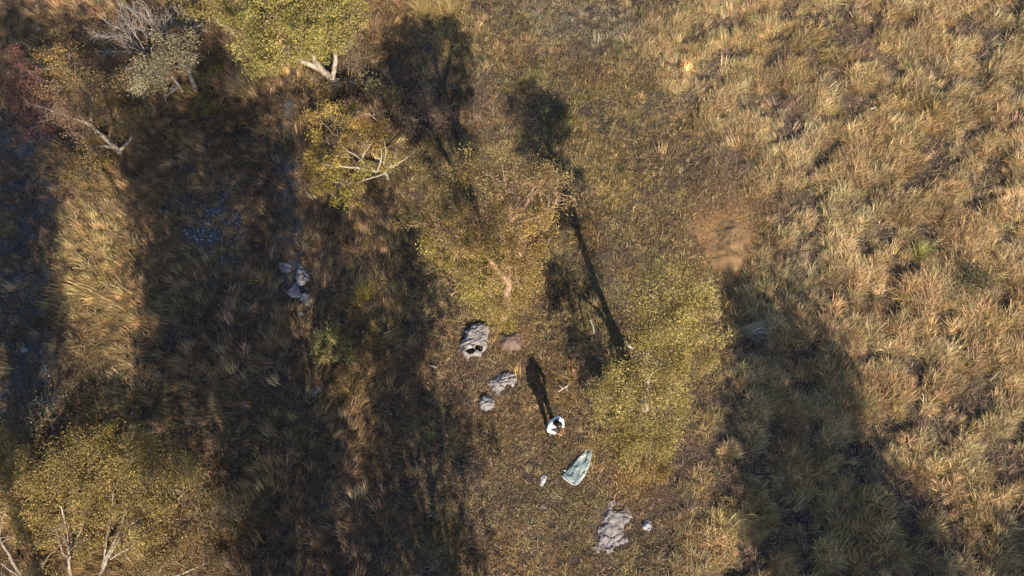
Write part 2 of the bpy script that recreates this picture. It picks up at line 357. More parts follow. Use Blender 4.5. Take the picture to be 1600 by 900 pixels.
def leaf_mesh(rng, C, ln, wd, cols, flat=0.):
    """rhombic folded leaves at centres C"""
    N = len(C); d = rng.normal(0, 1, (N, 3)); d[:, 2] -= .35; d /= np.linalg.norm(d, axis=1)[:, None]
    e = rng.normal(0, 1, (N, 3)); e[:, 2] *= (1-flat); e -= (e*d).sum(1)[:, None]*d; e /= np.linalg.norm(e, axis=1)[:, None]
    nrm = np.cross(d, e); L = (ln*rng.uniform(.6, 1.35, N))[:, None]; W = (wd*rng.uniform(.6, 1.35, N))[:, None]
    V = np.stack([C-d*L/2, C+e*W/2+nrm*W*.15, C+d*L/2, C-e*W/2+nrm*W*.15], 1).reshape(-1, 3)
    f = np.arange(N)[:, None]*4+np.arange(4)[None]
    cols = np.asarray(cols, float)
    k = rng.integers(0, len(cols), N); c = cols[k]*rng.uniform(.78, 1.24, (N, 1))
    return V, f, np.repeat(c, 4, 0)

def build_tree(name, label, cat, base, lobes, leaf, bark=None, limbs=(), r0=.14, seed=1, fork=.4, group=None, nleaf=2500, twigs=10,
               lsize=(.085, .035), sig=.16, r2=.013, cl=26, shell=.45, world=False, auto=True, twigr=.005, squash=.8, twigm=None, puff=.34):
    """lobes: (x, y, height, radius px[, colour index]) read in the photograph, or world points when world=True.
    limbs: explicit polylines (x, y, height) that carry the visible pale limbs, first one the trunk."""
    rng = np.random.default_rng(seed); bark = bark or M_BARK
    B = at(*base, 0) if not world else np.array((base[0], base[1], float(gh(base[0], base[1]))))
    T = Tubes(); TB = Tubes(); LT = []; LB = []
    for q in lobes:
        if world: LB.append((np.array(q[:3], float), q[3], q[4] if len(q) > 4 else 0))
        else: LB.append((at(*q[:3]), q[3]*mpp(*q[:3]), q[4] if len(q) > 4 else 0))
    nodes = []                                # points limbs can leave from
    for i, lm in enumerate(limbs):
        pts = [at(*q) for q in lm]
        if i == 0: pts[0] = pts[0]-np.array((0, 0, .12))
        c = curve(pts, 6, .04, rng); a = r0*(1 if i == 0 else .6 if i < 9 else .2); T.add(c, a, a*.3, 7, rng); nodes += list(c[len(c)//3:])
        ll = np.linalg.norm(c[-1]-c[0])
        for _ in range(5):
            i0 = rng.integers(len(c)//2, len(c)); d = (c[-1]-c[len(c)//2])*.5+rng.normal(0, .22, 3)*ll; d *= rng.uniform(.4, .9); d *= min(1, .8/(np.linalg.norm(d)+1e-6))
            TB.add(curve([c[i0], c[i0]+d], 5, .14, rng), a*.28, .005, 5, rng)
    cen = np.mean([p for p, _, _ in LB], 0)
    if not limbs:
        top = B+(cen-B)*np.array((fork, fork, fork)); c = curve([B-np.array((0, 0, .12)), B+(top-B)*.5+rng.normal(0, .05, 3), top], 6, .03, rng)
        T.add(c, r0, r0*.7, 7, rng); nodes += list(c[-3:])
    for p, rad, ci in LB:
        nd = np.array(nodes); dd = np.linalg.norm(nd-p, axis=1); st = nd[np.argmin(dd+rng.uniform(0, .3, len(nd)))]
        midp = st+(p-st)*.5+np.array((0, 0, .12*np.linalg.norm(p-st)))+rng.normal(0, .06, 3)*np.linalg.norm(p-st)
        c = curve([st, midp, p], 6, .07, rng); rr = max(.014, r0*.26); TB.add(c, rr, r2, 6, rng)
        m = int(max(4, twigs))
        for _ in range(m):
            s0 = c[rng.integers(len(c)//2, len(c))]; v = rng.normal(0, 1, 3); v[2] = abs(v[2])*.9-.2; v /= np.linalg.norm(v)
            e = p+v*rad*np.array((1, 1, squash))*rng.uniform(.55, 1.)
            c2 = curve([s0, e], 5, .10, rng); TB.add(c2, r2*.8, twigr, 5)
            for _ in range(3):
                i2 = rng.integers(len(c2)//3, len(c2)); s1 = c2[i2]; e1 = s1+(e-s0)*.28+rng.normal(0, .26, 3)*rad
                TB.add(curve([s1, e1], 3, .1, rng), twigr*1.2, twigr*.5, 4)
                LT.append((e1, ci)); LT.append((s1*.4+e1*.6, ci))
        kk = max(3, int(nleaf*rad*rad/cl*.22))
        v = rng.normal(0, 1, (kk, 3)); v /= np.linalg.norm(v, axis=1)[:, None]
        v[:, 2] = np.where(v[:, 2] < -.3, -v[:, 2], v[:, 2])
        rad_k = rad*rng.random(kk)**shell*(.75+.4*fbm(v[:, 0]*1.7+p[0], v[:, 1]*1.7+p[1]+v[:, 2], 2))*1.12
        for q in p+v*rad_k[:, None]*np.array((1, 1, squash)): LT.append((q, ci))
    tot = int(sum(nleaf*r_*r_ for _, r_, _ in LB)); ncl = len(LT); per = max(3, tot//max(1, ncl))
    V = []; Fc = []; Cc = []; o = 0
    if not world:                             # gather the leaves into separate puffs, so the crown has lit clumps and dark gaps
        A = np.array([q for q, _ in LT]); ci_ = np.array([k for _, k in LT]); od = rng.permutation(len(A)); keep = []
        for i in od:
            if not keep or np.min(((A[keep]-A[i])**2*np.array((1, 1, .5))).sum(1)) > (puff*(.55+.9*rng.random()))**2: keep.append(i)
        LT = [(A[i], ci_[i]) for i in keep]; per = max(3, tot//len(LT))
    pts = np.array([q for q, _ in LT]); cis = np.array([k for _, k in LT])
    for ci in np.unique(cis):
        P = pts[cis == ci]; w_ = rng.gamma(2.2, .45, len(P)) if not world else rng.gamma(.7, 1.4, len(P)); n_ = (per*w_).astype(int)+1
        C = np.repeat(P, n_, 0); sg = np.repeat(sig*(.7+.6*rng.random(len(P))), n_)[:, None]; C = C+np.clip(rng.normal(0, 1, C.shape), -1.9, 1.9)*sg*np.array((1, 1, .75))
        C[:, 2] = np.maximum(C[:, 2], gh(C[:, 0], C[:, 1])+.05)
        cb = np.asarray(leaf[ci])[None]*np.repeat(np.exp(rng.normal(0, .2, len(P))), n_)[:, None]
        v, f, cc = leaf_mesh(rng, C, lsize[0], lsize[1], [(1, 1, 1), (1.1, 1.0, .8), (.85, .95, .9), (1.15, 1.02, .9)])
        cc *= np.repeat(cb, 4, 0); V.append(v); Fc.append(f+o); Cc.append(cc); o += len(v)
    t = thing(name, B, label, cat, group)
    obj('trunk', T.mesh('trunk', bark), t); obj('branches', TB.mesh('branches', twigm or M_TWIG), t)
    obj('crown', mesh_np('crown', np.concatenate(V), [np.concatenate(Fc)], M_LEAF, False, np.concatenate(Cc)), t)
    return t
OL, OY, GR, BR, RD, PK, YB, DG = (.20, .20, .045), (.34, .29, .06), (.26, .235, .155), (.27, .175, .085), (.19, .085, .07), (.30, .17, .12), (.36, .255, .075), (.075, .09, .03)

# dense mustard tree, top
build_tree('gum_tree', 'dense mustard-green leafy tree at the top edge with a pale leaning trunk below its crown', 'tree', (530, 131),
  [(400, 40, 3.6, 44), (440, 75, 3.2, 46), (490, 45, 3.9, 50), (430, 5, 4.2, 52), (500, -15, 4.2, 55), (535, 25, 3.6, 34), (528, 58, 3.2, 24), (480, 90, 3.0, 24), (400, 75, 3.0, 26), (550, -30, 4., 40), (420, 95, 2.8, 20)], [(.355, .31, .11)],
  limbs=[[(530, 131, 0), (518, 124, .7), (500, 108, 1.5), (487, 85, 2.3), (470, 60, 3.0)], [(518, 124, .7), (524, 95, 1.6), (520, 60, 2.5), (512, 20, 3.2)], [(500, 108, 1.5), (440, 80, 2.4), (415, 55, 2.9)]],
  r0=.17, seed=21, nleaf=3900, twigs=12, lsize=(.085, .042), sig=.14, shell=.3)
build_tree('gum_tree', 'pale straw-green tree cut by the top edge just left of the dense mustard tree', 'tree', (366, 52),
  [(310, 5, 2.8, 26), (340, 20, 2.6, 28), (330, -20, 3., 35)], [(.33, .27, .10)], limbs=[[(366, 52, 0), (358, 42, 1.), (345, 36, 1.7), (330, 20, 2.2)]], r0=.07, seed=22, nleaf=3800, lsize=(.09, .04))
build_tree('small_tree', 'low twiggy brown tree right of the pale leaning trunk under the mustard crown', 'tree', (555, 135),
  [(560, 95, 1.4, 26), (545, 70, 1.6, 24), (520, 140, .7, 18, 1), (490, 128, .7, 16, 1)], [(.19, .145, .09), YB], bark=M_BARKG, r0=.06, seed=23, nleaf=2200, twigs=16, lsize=(.07, .03))
# grey tree, dead shrubs, upper left
build_tree('small_tree', 'grey-green small-leaved tree at upper left with two pale stems at its right side', 'tree', (306, 140),
  [(225, 118, 1.8, 26), (250, 100, 2.1, 30), (280, 95, 2.1, 26), (262, 80, 2.2, 24), (295, 75, 1.8, 16), (215, 132, 1.6, 14)], [(.34, .30, .20)],
  limbs=[[(306, 140, 0), (300, 125, .6), (293, 108, 1.2), (280, 100, 1.7)], [(285, 143, .05), (272, 125, .7), (258, 108, 1.3), (240, 110, 1.6)], [(262, 125, .9), (215, 105, 1.3), (196, 112, 1.3), (188, 130, 1.2)], [(278, 135, .3), (262, 148, .6), (258, 156, .6)]],
  bark=M_BARKG, r0=.10, seed=24, nleaf=3800, lsize=(.075, .035))
def dead_shrub(label, base, tips, seed, r0=.035, mat=M_BARKG):
    rng = np.random.default_rng(seed); T = Tubes(); B = at(*base, 0)
    for tx, ty, z in tips:
        e = at(tx, ty, z); c = curve([B-np.array((0, 0, .05)), B+(e-B)*.45+np.array((0, 0, .15))+rng.normal(0, .1, 3), e], 6, .12, rng); T.add(c, r0*rng.uniform(.6, 1), .008, 5, rng)
        for _ in range(9):
            i = rng.integers(4, len(c)-1); d = (c[-1]-c[i])*.5+(e-B)*rng.uniform(.08, .2); d += rng.normal(0, .32, 3)*np.linalg.norm(d)
            c2 = curve([c[i], c[i]+d], 4, .15, rng); T.add(c2, .016, .006, 4, rng)
            for _ in range(3):
                j = rng.integers(1, len(c2)-1); T.add(curve([c2[j], c2[j]+d*.4+rng.normal(0, .25, 3)*np.linalg.norm(d)], 3, .1, rng), .009, .004, 4)
    t = thing('dead_shrub', B, label, 'shrub'); obj('branch', T.mesh('branch', mat), t); return t
dead_shrub('bare grey dead shrub fanning to the left above the grey-green tree', (230, 82), [(150, 55, .9), (165, 35, 1.2), (185, 15, 1.3), (210, 10, 1.4), (150, 80, .6), (185, 60, 1.)], 31)
dead_shrub('bare straw-coloured dead shrub at the top between grey shrub and pale tree', (258, 60), [(205, 15, 1.3), (225, 10, 1.4), (240, 30, 1.2), (258, 25, 1.3), (200, 35, 1.)], 32)
dead_shrub('small bare pale shrub under the pale straw-green tree at the top', (290, 52), [(262, 25, .9), (275, 15, 1.1), (300, 25, 1.), (308, 40, .8), (285, 20, 1.1)], 33)
# reddish tree, left
build_tree('small_tree', 'sprawling rusty-brown tree at far left with a bright pale trunk and dull red foliage', 'tree', (190, 238),
  [(30, 120, 1.9, 36, 1), (60, 150, 1.7, 32, 1), (90, 92, 2.0, 30, 2), (105, 130, 2.2, 34, 0), (140, 150, 2.2, 36, 0), (120, 180, 2.0, 34, 3), (168, 178, 1.7, 17, 0), (198, 205, 1.4, 22, 0), (140, 238, .7, 22, 0), (75, 190, 1.4, 26, 1)],
  [(.30, .21, .10), (.20, .095, .085), (.36, .24, .09), (.27, .17, .125)], limbs=[[(190, 238, 0), (178, 228, .5), (160, 210, 1.2), (140, 193, 1.75)], [(186, 235, .2), (200, 222, .7), (208, 205, 1.1)], [(178, 230, .4), (160, 228, .7), (148, 230, .9)], [(142, 195, 1.7), (100, 180, 1.8), (60, 165, 1.8)], [(142, 195, 1.6), (135, 150, 2.), (95, 105, 2.1)]],
  r0=.11, seed=25, nleaf=3000, twigs=14, lsize=(.08, .03), bark=M_BARK)
# white-limbed tree
build_tree('gum_tree', 'spreading tree with white crooked limbs and gappy ochre foliage left of the centre', 'tree', (607, 280),
  [(492, 240, 1.5, 24), (515, 255, 1.6, 30), (500, 285, 1.2, 18), (560, 205, 2.1, 26, 1), (590, 215, 2.1, 28, 1), (535, 215, 1.9, 14), (545, 292, 1.1, 30, 2), (565, 270, 1.4, 16, 2), (520, 180, 1.8, 18), (545, 175, 1.7, 12), (485, 188, 1.4, 13, 1), (625, 235, 1.4, 14, 1), (605, 250, 1.2, 12, 2)],
  [(.41, .31, .095), (.42, .29, .10), (.36, .31, .08)],
  limbs=[[(607, 280, 0), (603, 270, .5), (600, 264, .9), (582, 266, 1.3), (560, 262, 1.6), (520, 258, 1.7), (490, 250, 1.6)], [(600, 266, .8), (600, 252, 1.2), (604, 238, 1.6), (600, 220, 2.)], [(570, 265, 1.4), (566, 248, 1.7), (572, 235, 1.9), (588, 215, 2.1)], [(582, 264, 1.3), (560, 245, 1.7), (542, 235, 1.8), (530, 222, 1.9)], [(603, 272, .5), (575, 280, .9), (545, 286, 1.0), (510, 285, 1.1), (485, 288, 1.2), (472, 297, 1.1)], [(603, 268, .8), (615, 250, 1.2), (620, 232, 1.5), (632, 212, 1.7)], [(590, 265, 1.2), (596, 245, 1.5), (593, 225, 1.9)], [(610, 262, .9), (632, 248, 1.1), (648, 236, 1.2)]],
  r0=.065, seed=26, nleaf=3800, twigs=9, lsize=(.08, .036), sig=.11)
build_tree('leafy_shrub', 'small dark shrub with pale leaf tips beside a bare white branch left of centre', 'shrub', (580, 180), [(520, 190, .8, 22), (545, 170, .9, 18), (500, 180, .7, 14)], [(.24, .20, .11)],
  limbs=[[(590, 188, 0), (575, 176, .6), (560, 174, .9), (550, 176, 1.)], [(584, 180, .4), (582, 168, .7)]], r0=.03, seed=27, nleaf=2200, lsize=(.09, .05))
build_tree('leafy_shrub', 'pale-leaved round shrub between mustard tree and white-limbed tree', 'shrub', (600, 152), [(590, 143, .7, 20), (612, 150, .6, 16)], [(.33, .28, .14)], r0=.03, seed=28, nleaf=2600, lsize=(.10, .05))
# central tree
U = 3.0
build_tree('gum_tree', 'wide ochre-gold tree at the centre with fans of fine pinkish branches', 'tree', (786, 498),
  [(x, y, z+U, r_, c_) for x, y, z, r_, c_ in [(738, 270, 2.9, 30, 0), (700, 300, 2.5, 24, 0), (790, 285, 3.4, 38, 1), (835, 285, 3.3, 38, 1), (868, 300, 2.9, 26, 1), (850, 335, 2.8, 28, 0), (690, 350, 2.2, 36, 0), (660, 345, 1.9, 22, 2), (725, 380, 2.4, 38, 0), (800, 385, 2.6, 38, 0), (840, 375, 2.4, 30, 0), (745, 425, 1.5, 36, 2), (795, 435, 1.3, 34, 0), (715, 330, 2.6, 28, 0), (770, 340, 3.0, 26, 0), (820, 420, 1.4, 24, 0), (690, 395, 1.6, 24, 2), (770, 470, .2, 32, 2), (755, 440, -.8, 24, 2), (785, 488, -2.0, 22, 2), (800, 470, -1.4, 20, 0)]],
  [(.38, .28, .11), (.40, .29, .14), (.34, .275, .09)],
  limbs=[[(786, 498, 0), (790, 466, 1.5), (795, 425, 3.0), (798, 380, 4.3), (798, 335, 5.5)], [(793, 440, 2.5), (765, 402, 3.7), (745, 380, 4.4), (720, 368, 5.)], [(797, 345, 5.2), (830, 305, 6.), (850, 280, 6.3)], [(797, 340, 5.3), (785, 305, 5.9), (775, 285, 6.2)], [(745, 384, 4.3), (750, 360, 5.), (742, 335, 5.5)], [(797, 395, 3.9), (815, 372, 4.7), (832, 345, 5.3)], [(745, 384, 4.3), (728, 388, 4.8), (705, 385, 5.)], [(798, 370, 4.5), (825, 352, 5.2), (852, 330, 5.6)], [(793, 440, 2.5), (775, 440, 2.9), (760, 432, 3.2)],
    [(796, 335, 5.7), (785, 310, 6.5), (770, 278, 6.8)], [(796, 335, 5.7), (793, 304, 6.5), (786, 266, 6.8)], [(796, 335, 5.7), (801, 302, 6.5), (803, 262, 6.8)], [(796, 335, 5.7), (810, 307, 6.5), (820, 272, 6.8)], [(796, 335, 5.7), (821, 312, 6.5), (842, 282, 6.8)], [(745, 386, 4.6), (718, 384, 5.4), (688, 374, 5.7)], [(745, 386, 4.6), (725, 378, 5.4), (702, 362, 5.7)], [(745, 386, 4.6), (734, 369, 5.4), (720, 345, 5.7)], [(745, 386, 4.6), (743, 363, 5.4), (738, 332, 5.7)], [(745, 386, 4.6), (752, 368, 5.4), (755, 342, 5.7)], [(800, 396, 4.4), (791, 388, 5.2), (778, 372, 5.6)], [(800, 396, 4.4), (803, 383, 5.2), (803, 362, 5.6)], [(800, 396, 4.4), (816, 388, 5.2), (828, 372, 5.6)], [(852, 330, 5.6), (849, 320, 6.2), (842, 302, 6.4)], [(852, 330, 5.6), (857, 318, 6.2), (858, 298, 6.4)], [(852, 330, 5.6), (864, 321, 6.2), (872, 305, 6.4)]],
  bark=M_BARKR, r0=.15, seed=29, nleaf=6800, twigs=11, lsize=(.068, .028), sig=.145, r2=.017, twigr=.008, twigm=M_BARKR)
# right-hand tree
build_tree('gum_tree', 'large pale-leaved olive tree right of the person in white', 'tree', (1006, 640),
  [(1020, 455, 6.6, 30), (1065, 460, 6.6, 34), (1098, 475, 6.3, 28), (1050, 505, 6.3, 38), (1090, 515, 6.0, 30), (1010, 520, 5.8, 24), (1040, 555, 5.6, 38), (1075, 560, 5.4, 28), (1005, 590, 4.6, 30), (1045, 605, 4.7, 32), (965, 615, 3.4, 26), (945, 628, 2.6, 18), (1000, 650, 3.4, 34), (1045, 650, 3.5, 26), (985, 685, 1.6, 32), (1030, 695, 1.6, 30), (1015, 730, .7, 28, 1), (960, 655, 1.9, 22), (1000, 745, .5, 22, 1)],
  [(.37, .305, .12), (.34, .24, .09)],
  limbs=[[(1006, 640, 0), (1009, 610, 1.3), (1012, 570, 2.7), (1018, 520, 4.2), (1028, 466, 5.7)], [(1013, 560, 3.0), (1035, 520, 4.3), (1062, 490, 5.5)], [(1020, 505, 4.6), (1038, 478, 5.5), (1066, 468, 6.2)], [(1009, 612, 1.2), (1000, 600, 2.), (975, 610, 2.8)], [(1012, 580, 2.4), (1030, 575, 3.5), (1050, 570, 4.4)]],
  bark=M_BARK, r0=.15, seed=30, nleaf=9000, twigs=9, lsize=(.062, .03), sig=.145, puff=.32)
# bottom-left trees
build_tree('gum_tree', 'ochre tree cut by the lower left corner with two pale bare limbs', 'tree', (-20, 880),
  [(20, 740, 1.10, 40), (-10, 770, 1.10, 40), (40, 790, 0.95, 32), (0, 720, 1.10, 30), (45, 830, 0.70, 18)], [(.38, .295, .12), YB],
  limbs=[[(40, 905, 0.00), (22, 880, 0.30), (12, 862, 0.55), (0, 838, 0.80), (10, 790, 0.95)], [(30, 900, 0.10), (8, 885, 0.30), (-12, 868, 0.45)]], r0=.055, bark=M_BARKT, seed=41, nleaf=6000, twigs=12, lsize=(.068, .028))
build_tree('gum_tree', 'ochre tree at lower left with a white forked trunk, middle one of three trees', 'tree', (112, 912),
  [(70, 745, 1.20, 36), (110, 725, 1.30, 36), (150, 705, 1.30, 28, 1), (95, 775, 1.10, 34), (145, 755, 1.15, 36), (180, 735, 1.20, 28), (160, 790, 0.95, 26), (60, 795, 0.90, 22), (125, 690, 1.20, 20, 1), (75, 840, .6, 20), (135, 850, .6, 18), (60, 890, .3, 16), (100, 825, .95, 22), (135, 800, 1.1, 24), (80, 800, .95, 20)], [(.385, .30, .125), (.40, .31, .10)],
  limbs=[[(112, 912, 0.00), (108, 885, 0.25), (107, 862, 1.), (103, 830, 0.80), (95, 790, 2.)], [(109, 872, 0.40), (96, 860, 0.55), (88, 835, 0.70), (75, 800, 0.90)], [(107, 862, 1.), (122, 840, 0.65), (128, 822, 0.80), (140, 770, 1.05)], [(95, 775, 0.95), (88, 755, 1.05), (82, 735, 1.15)], [(125, 768, 2.), (140, 755, 1.05), (156, 735, 1.15)]], r0=.06, bark=M_BARKT, seed=42, nleaf=6500, twigs=12, lsize=(.068, .028))
build_tree('gum_tree', 'broad twiggy brown-gold tree at lower left with a leaning white trunk of two stems', 'tree', (150, 905),
  [(210, 715, 1.20, 30), (240, 745, 1.15, 36), (280, 745, 1.00, 32), (250, 785, 1.00, 34), (295, 785, 0.85, 34, 1), (205, 770, 1.15, 30), (330, 815, 0.60, 30, 1), (285, 830, 0.70, 34, 1), (240, 830, 0.80, 30), (315, 760, 0.80, 26), (320, 865, 0.45, 32, 1), (265, 870, 0.55, 34, 1), (200, 690, 1.10, 20), (345, 790, 1., 20, 1), (230, 880, .45, 26, 1), (190, 845, .95, 20), (215, 825, 1.05, 22), (190, 790, 1.2, 22)], [(.385, .30, .12), (.34, .25, .125)],
  limbs=[[(150, 905, 0.00), (165, 880, 0.30), (178, 850, 0.60), (190, 815, 0.90), (196, 785, 1.10), (205, 720, 1.20)], [(160, 885, 0.25), (166, 845, 0.55), (174, 800, 0.85), (178, 770, 2.)], [(170, 870, 0.40), (190, 840, 0.65), (205, 810, 0.80), (218, 785, 0.95)], [(172, 872, 0.35), (205, 855, 1.), (225, 835, 0.65), (245, 820, 0.75)], [(215, 845, 0.55), (212, 815, 0.75), (220, 795, 0.90)], [(280, 820, 0.60), (310, 808, 0.65), (335, 800, 0.60)], [(275, 900, 0.25), (300, 890, 0.35), (325, 880, 0.40)], [(205, 720, 1.15), (196, 700, 1.20), (186, 685, 1.15)]],
  r0=.058, bark=M_BARKT, seed=43, nleaf=5000, twigs=14, lsize=(.065, .026))
# shrubs
build_tree('leafy_shrub', 'yellow-green round shrub standing alone in the shaded strip at mid left', 'shrub', (515, 552), [(505, 530, .9, 18), (527, 527, .9, 20), (530, 550, .7, 16), (505, 552, .6, 14)], [(.31, .275, .12)], r0=.04, seed=51, nleaf=3600, lsize=(.09, .05), sig=.1)
build_tree('leafy_shrub', 'dark green bushy shrub beside the pale stem of the grey-green tree', 'shrub', (320, 140), [(320, 128, .6, 18), (316, 165, .5, 15), (330, 110, .7, 13)], [(.19, .18, .04)], r0=.03, seed=52, nleaf=3500, lsize=(.08, .035), sig=.1)
build_tree('leafy_shrub', 'brownish purple thin shrub above the centre between two trunk shadows', 'shrub', (665, 190), [(660, 160, .6, 28), (690, 180, .5, 26), (645, 190, .5, 22)], [(.24, .16, .12)], bark=M_BARKG, r0=.03, seed=53, nleaf=1500, twigs=16, lsize=(.07, .03))
build_tree('leafy_shrub', 'dull olive shrub by the far left track below the rusty tree', 'shrub', (160, 275), [(130, 262, .6, 22), (160, 268, .6, 22)], [(.30, .22, .07)], r0=.03, seed=54, nleaf=2400, lsize=(.08, .035))
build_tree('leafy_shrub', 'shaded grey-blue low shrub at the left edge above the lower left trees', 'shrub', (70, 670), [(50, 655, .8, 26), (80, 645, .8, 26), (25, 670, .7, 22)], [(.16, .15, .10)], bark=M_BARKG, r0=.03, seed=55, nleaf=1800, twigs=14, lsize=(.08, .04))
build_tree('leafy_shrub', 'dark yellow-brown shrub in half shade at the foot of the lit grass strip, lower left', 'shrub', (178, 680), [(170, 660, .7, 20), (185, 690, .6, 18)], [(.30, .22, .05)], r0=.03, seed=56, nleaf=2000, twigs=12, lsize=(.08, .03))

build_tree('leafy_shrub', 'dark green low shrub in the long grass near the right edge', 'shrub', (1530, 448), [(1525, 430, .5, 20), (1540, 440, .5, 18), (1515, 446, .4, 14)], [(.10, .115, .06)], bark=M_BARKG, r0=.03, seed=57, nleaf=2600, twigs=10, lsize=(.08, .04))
# trees standing south of the picture; they cast the broad shade strips
def shade_tree(label, lobes, seed, nl=390, leaf=(.09, .09, .045)):
    k = 1/math.tan(SUN_EL); hx, hy = math.sin(SUN_AZ), math.cos(SUN_AZ); W = []
    for px, py, h, r in lobes:
        p = at(px, py, 0); h = max(h, (p[1]+r+1.1)/(k*.956)); W.append((p[0]+hx*h*k, p[1]+hy*h*k, h, r))
    W = np.array(W); b = W[:, :2].mean(0)
    build_tree('tall_gum_tree', label, 'tree', (b[0]+.5, b[1]-.4), [tuple(q) for q in W], [leaf], r0=.28, seed=seed, world=True, fork=.55, nleaf=nl, twigs=6, lsize=(.24, .10), sig=.34, r2=.03, twigr=.012, group='tall gum trees below the lower edge of the picture')
shade_tree('tall gum below the lower left corner, shading the bare far left track', [(20, 210, 11, 1.3), (45, 270, 11, 1.3), (15, 300, 10.5, 1.5), (50, 345, 10, 1.3), (15, 380, 10, 1.4), (52, 420, 9.5, 1.3), (10, 450, 9, 1.4), (55, 490, 9, 1.3), (15, 520, 8.5, 1.2), (58, 545, 8, 1.1), (-40, 400, 9, 1.5), (-40, 480, 9, 1.2)], 61)
shade_tree('tall gum below the lower edge, shading the ground under the upper left trees', [(240, 190, 11.5, 1.1), (290, 205, 11.5, 1.3), (345, 215, 11.5, 1.4), (400, 205, 11.5, 1.4), (440, 220, 11.5, .8), (270, 260, 11, 1.2), (320, 280, 11, 1.5), (380, 275, 11, 1.5), (440, 260, 11, 1.3), (355, 100, 12, .9), (320, 90, 12, .8), (20, 20, 13, 1.2), (25, 140, 12, 1.1), (15, 60, 13, 1.1), (215, 165, 12, .9), (330, 165, 12, 1.0), (275, 155, 12, .8), (385, 165, 12, .8), (60, 190, 12, .6), (10, 90, 13, 1.0), (640, 90, 13, .7), (180, 90, 13, .6)], 62)
shade_tree('tall gum below the lower edge, shading the stony patch and narrow footpath', [(320, 340, 10, 1.4), (375, 335, 10, 1.5), (430, 330, 10, 1.4), (310, 395, 9.5, 1.3), (360, 400, 9.5, 1.5), (420, 395, 9.5, 1.5), (470, 370, 9.5, 1.2), (330, 450, 9, 1.2), (385, 455, 9, 1.4), (440, 450, 9, 1.3), (520, 330, 10, .9), (540, 370, 9.5, .9), (600, 330, 10, .8), (270, 500, 9, .6), (250, 400, 9, .5), (260, 340, 9, .6), (238, 300, 10, .5), (245, 450, 9, .4), (228, 250, 10, .5), (530, 440, 9, .6), (565, 500, 9, .5), (640, 440, 9, .5), (660, 500, 9, .5)], 63)
shade_tree('tall gum below the lower edge, shading the dark strip at lower left', [(340, 515, 9, 1.2), (395, 510, 9, 1.3), (450, 510, 9, 1.0), (350, 570, 8.5, 1.1), (400, 575, 8.5, 1.3), (450, 560, 8.5, .9), (370, 630, 8, 1.), (420, 630, 8, 1.2), (395, 690, 8, 1.1), (440, 690, 8, 1.), (400, 750, 8, 1.1), (445, 755, 8, 1.1), (420, 815, 8, 1.1), (385, 800, 8, .9), (440, 865, 8, 1.2), (390, 870, 8, 1.0), (490, 700, 8, .8), (500, 640, 8, .7), (470, 600, 8, .6), (530, 680, 8, .5), (480, 800, 8, .7), (285, 530, 9, .55), (295, 585, 8.5, .6), (325, 555, 8.5, .5), (262, 470, 9, .45), (300, 450, 9, .5), (240, 560, 8.5, .35), (260, 610, 8, .4)], 64)
shade_tree('tall thin gum below the lower edge, shading the second dark strip near the middle', [(612, 400, 9, .6), (600, 470, 9, .6), (640, 360, 9.5, .5), (615, 540, 8.5, .7), (610, 600, 8.5, .8), (620, 650, 8, .9), (610, 700, 8, .9), (630, 750, 8, 1.), (600, 790, 8, 1.), (640, 830, 8, 1.), (590, 850, 8, .9), (690, 660, 8, .8), (720, 690, 8, .6), (520, 760, 8, .9), (545, 815, 8, 1.), (500, 870, 8, 1.0), (560, 880, 8, .9), (650, 620, 8, .5), (660, 890, 8, 1.1), (720, 880, 8, .7)], 65)
shade_tree('tall gum below the lower edge, shading the long grass at lower right', [(1185, 650, 8.5, .8), (1195, 715, 8, .8), (1330, 710, 8, .7), (1345, 755, 8, .9), (1190, 510, 9.5, 1.), (1240, 520, 9.5, 1.2), (1280, 550, 9, 1.), (1200, 570, 9, 1.1), (1250, 595, 9, 1.2), (1215, 640, 8.5, 1.1), (1270, 650, 8.5, 1.2), (1310, 640, 8.5, .8), (1230, 710, 8, 1.1), (1285, 715, 8, 1.1), (1165, 480, 9.5, .6), (1180, 540, 9, .6)], 66, nl=640)
shade_tree('tall gum below the lower right, shading the bottom edge of the long grass', [(1220, 775, 8, 1.), (1275, 790, 8, 1.2), (1340, 800, 8, 1.2), (1390, 790, 8, .9), (1240, 845, 8, 1.1), (1300, 860, 8, 1.2), (1365, 860, 8, 1.2), (1425, 860, 8, 1.), (1260, 900, 8, 1.3), (1400, 905, 8, 1.3), (1455, 910, 8, .9), (1590, 850, 7, .6), (1195, 800, 8, .9), (1200, 860, 8, .9), (1440, 890, 8, .9)], 67, nl=640)

# ------------------------------------------------------------------ tussocks
def tussock(label, px, py, n_, L, col, lean_az=None, lean=0., seed=1, rad=.12, t1=.9, droop=.7, wid=.012):
    rng = np.random.default_rng(seed); V, q, t, sh = blades(rng, n_, L*.5, L, rad, .05, t1, droop, wid, lean)
    p = at(px, py, 0); me = mesh_np('grass_tussock', V, [q, t], M_TUFT, False, sh*np.array(col))
    o = obj('grass_tussock', me); o.location = Vector(p); o.rotation_euler = (0, 0, lean_az or 0); tag(o, label, 'grass tussock'); return o
tussock('big straw-coloured tussock swept to the left below the mustard tree', 392, 146, 420, 1.3, (.42, .30, .16), 2.9, 1.3, 71, .3, .9, .7)
tussock('spiky yellow-green tussock alone in the long grass at right', 1433, 400, 190, .85, (.42, .40, .13), 1.5, .3, 72, .1, .9, .25, .016)
tussock('golden upright tussock at the top edge, left of two', 662, 18, 300, 1.1, (.42, .31, .12), 1.6, .5, 73, .3)
tussock('golden upright tussock at the top edge, right of the other golden one', 700, 20, 300, 1.1, (.42, .31, .13), 1.6, .5, 74, .3)
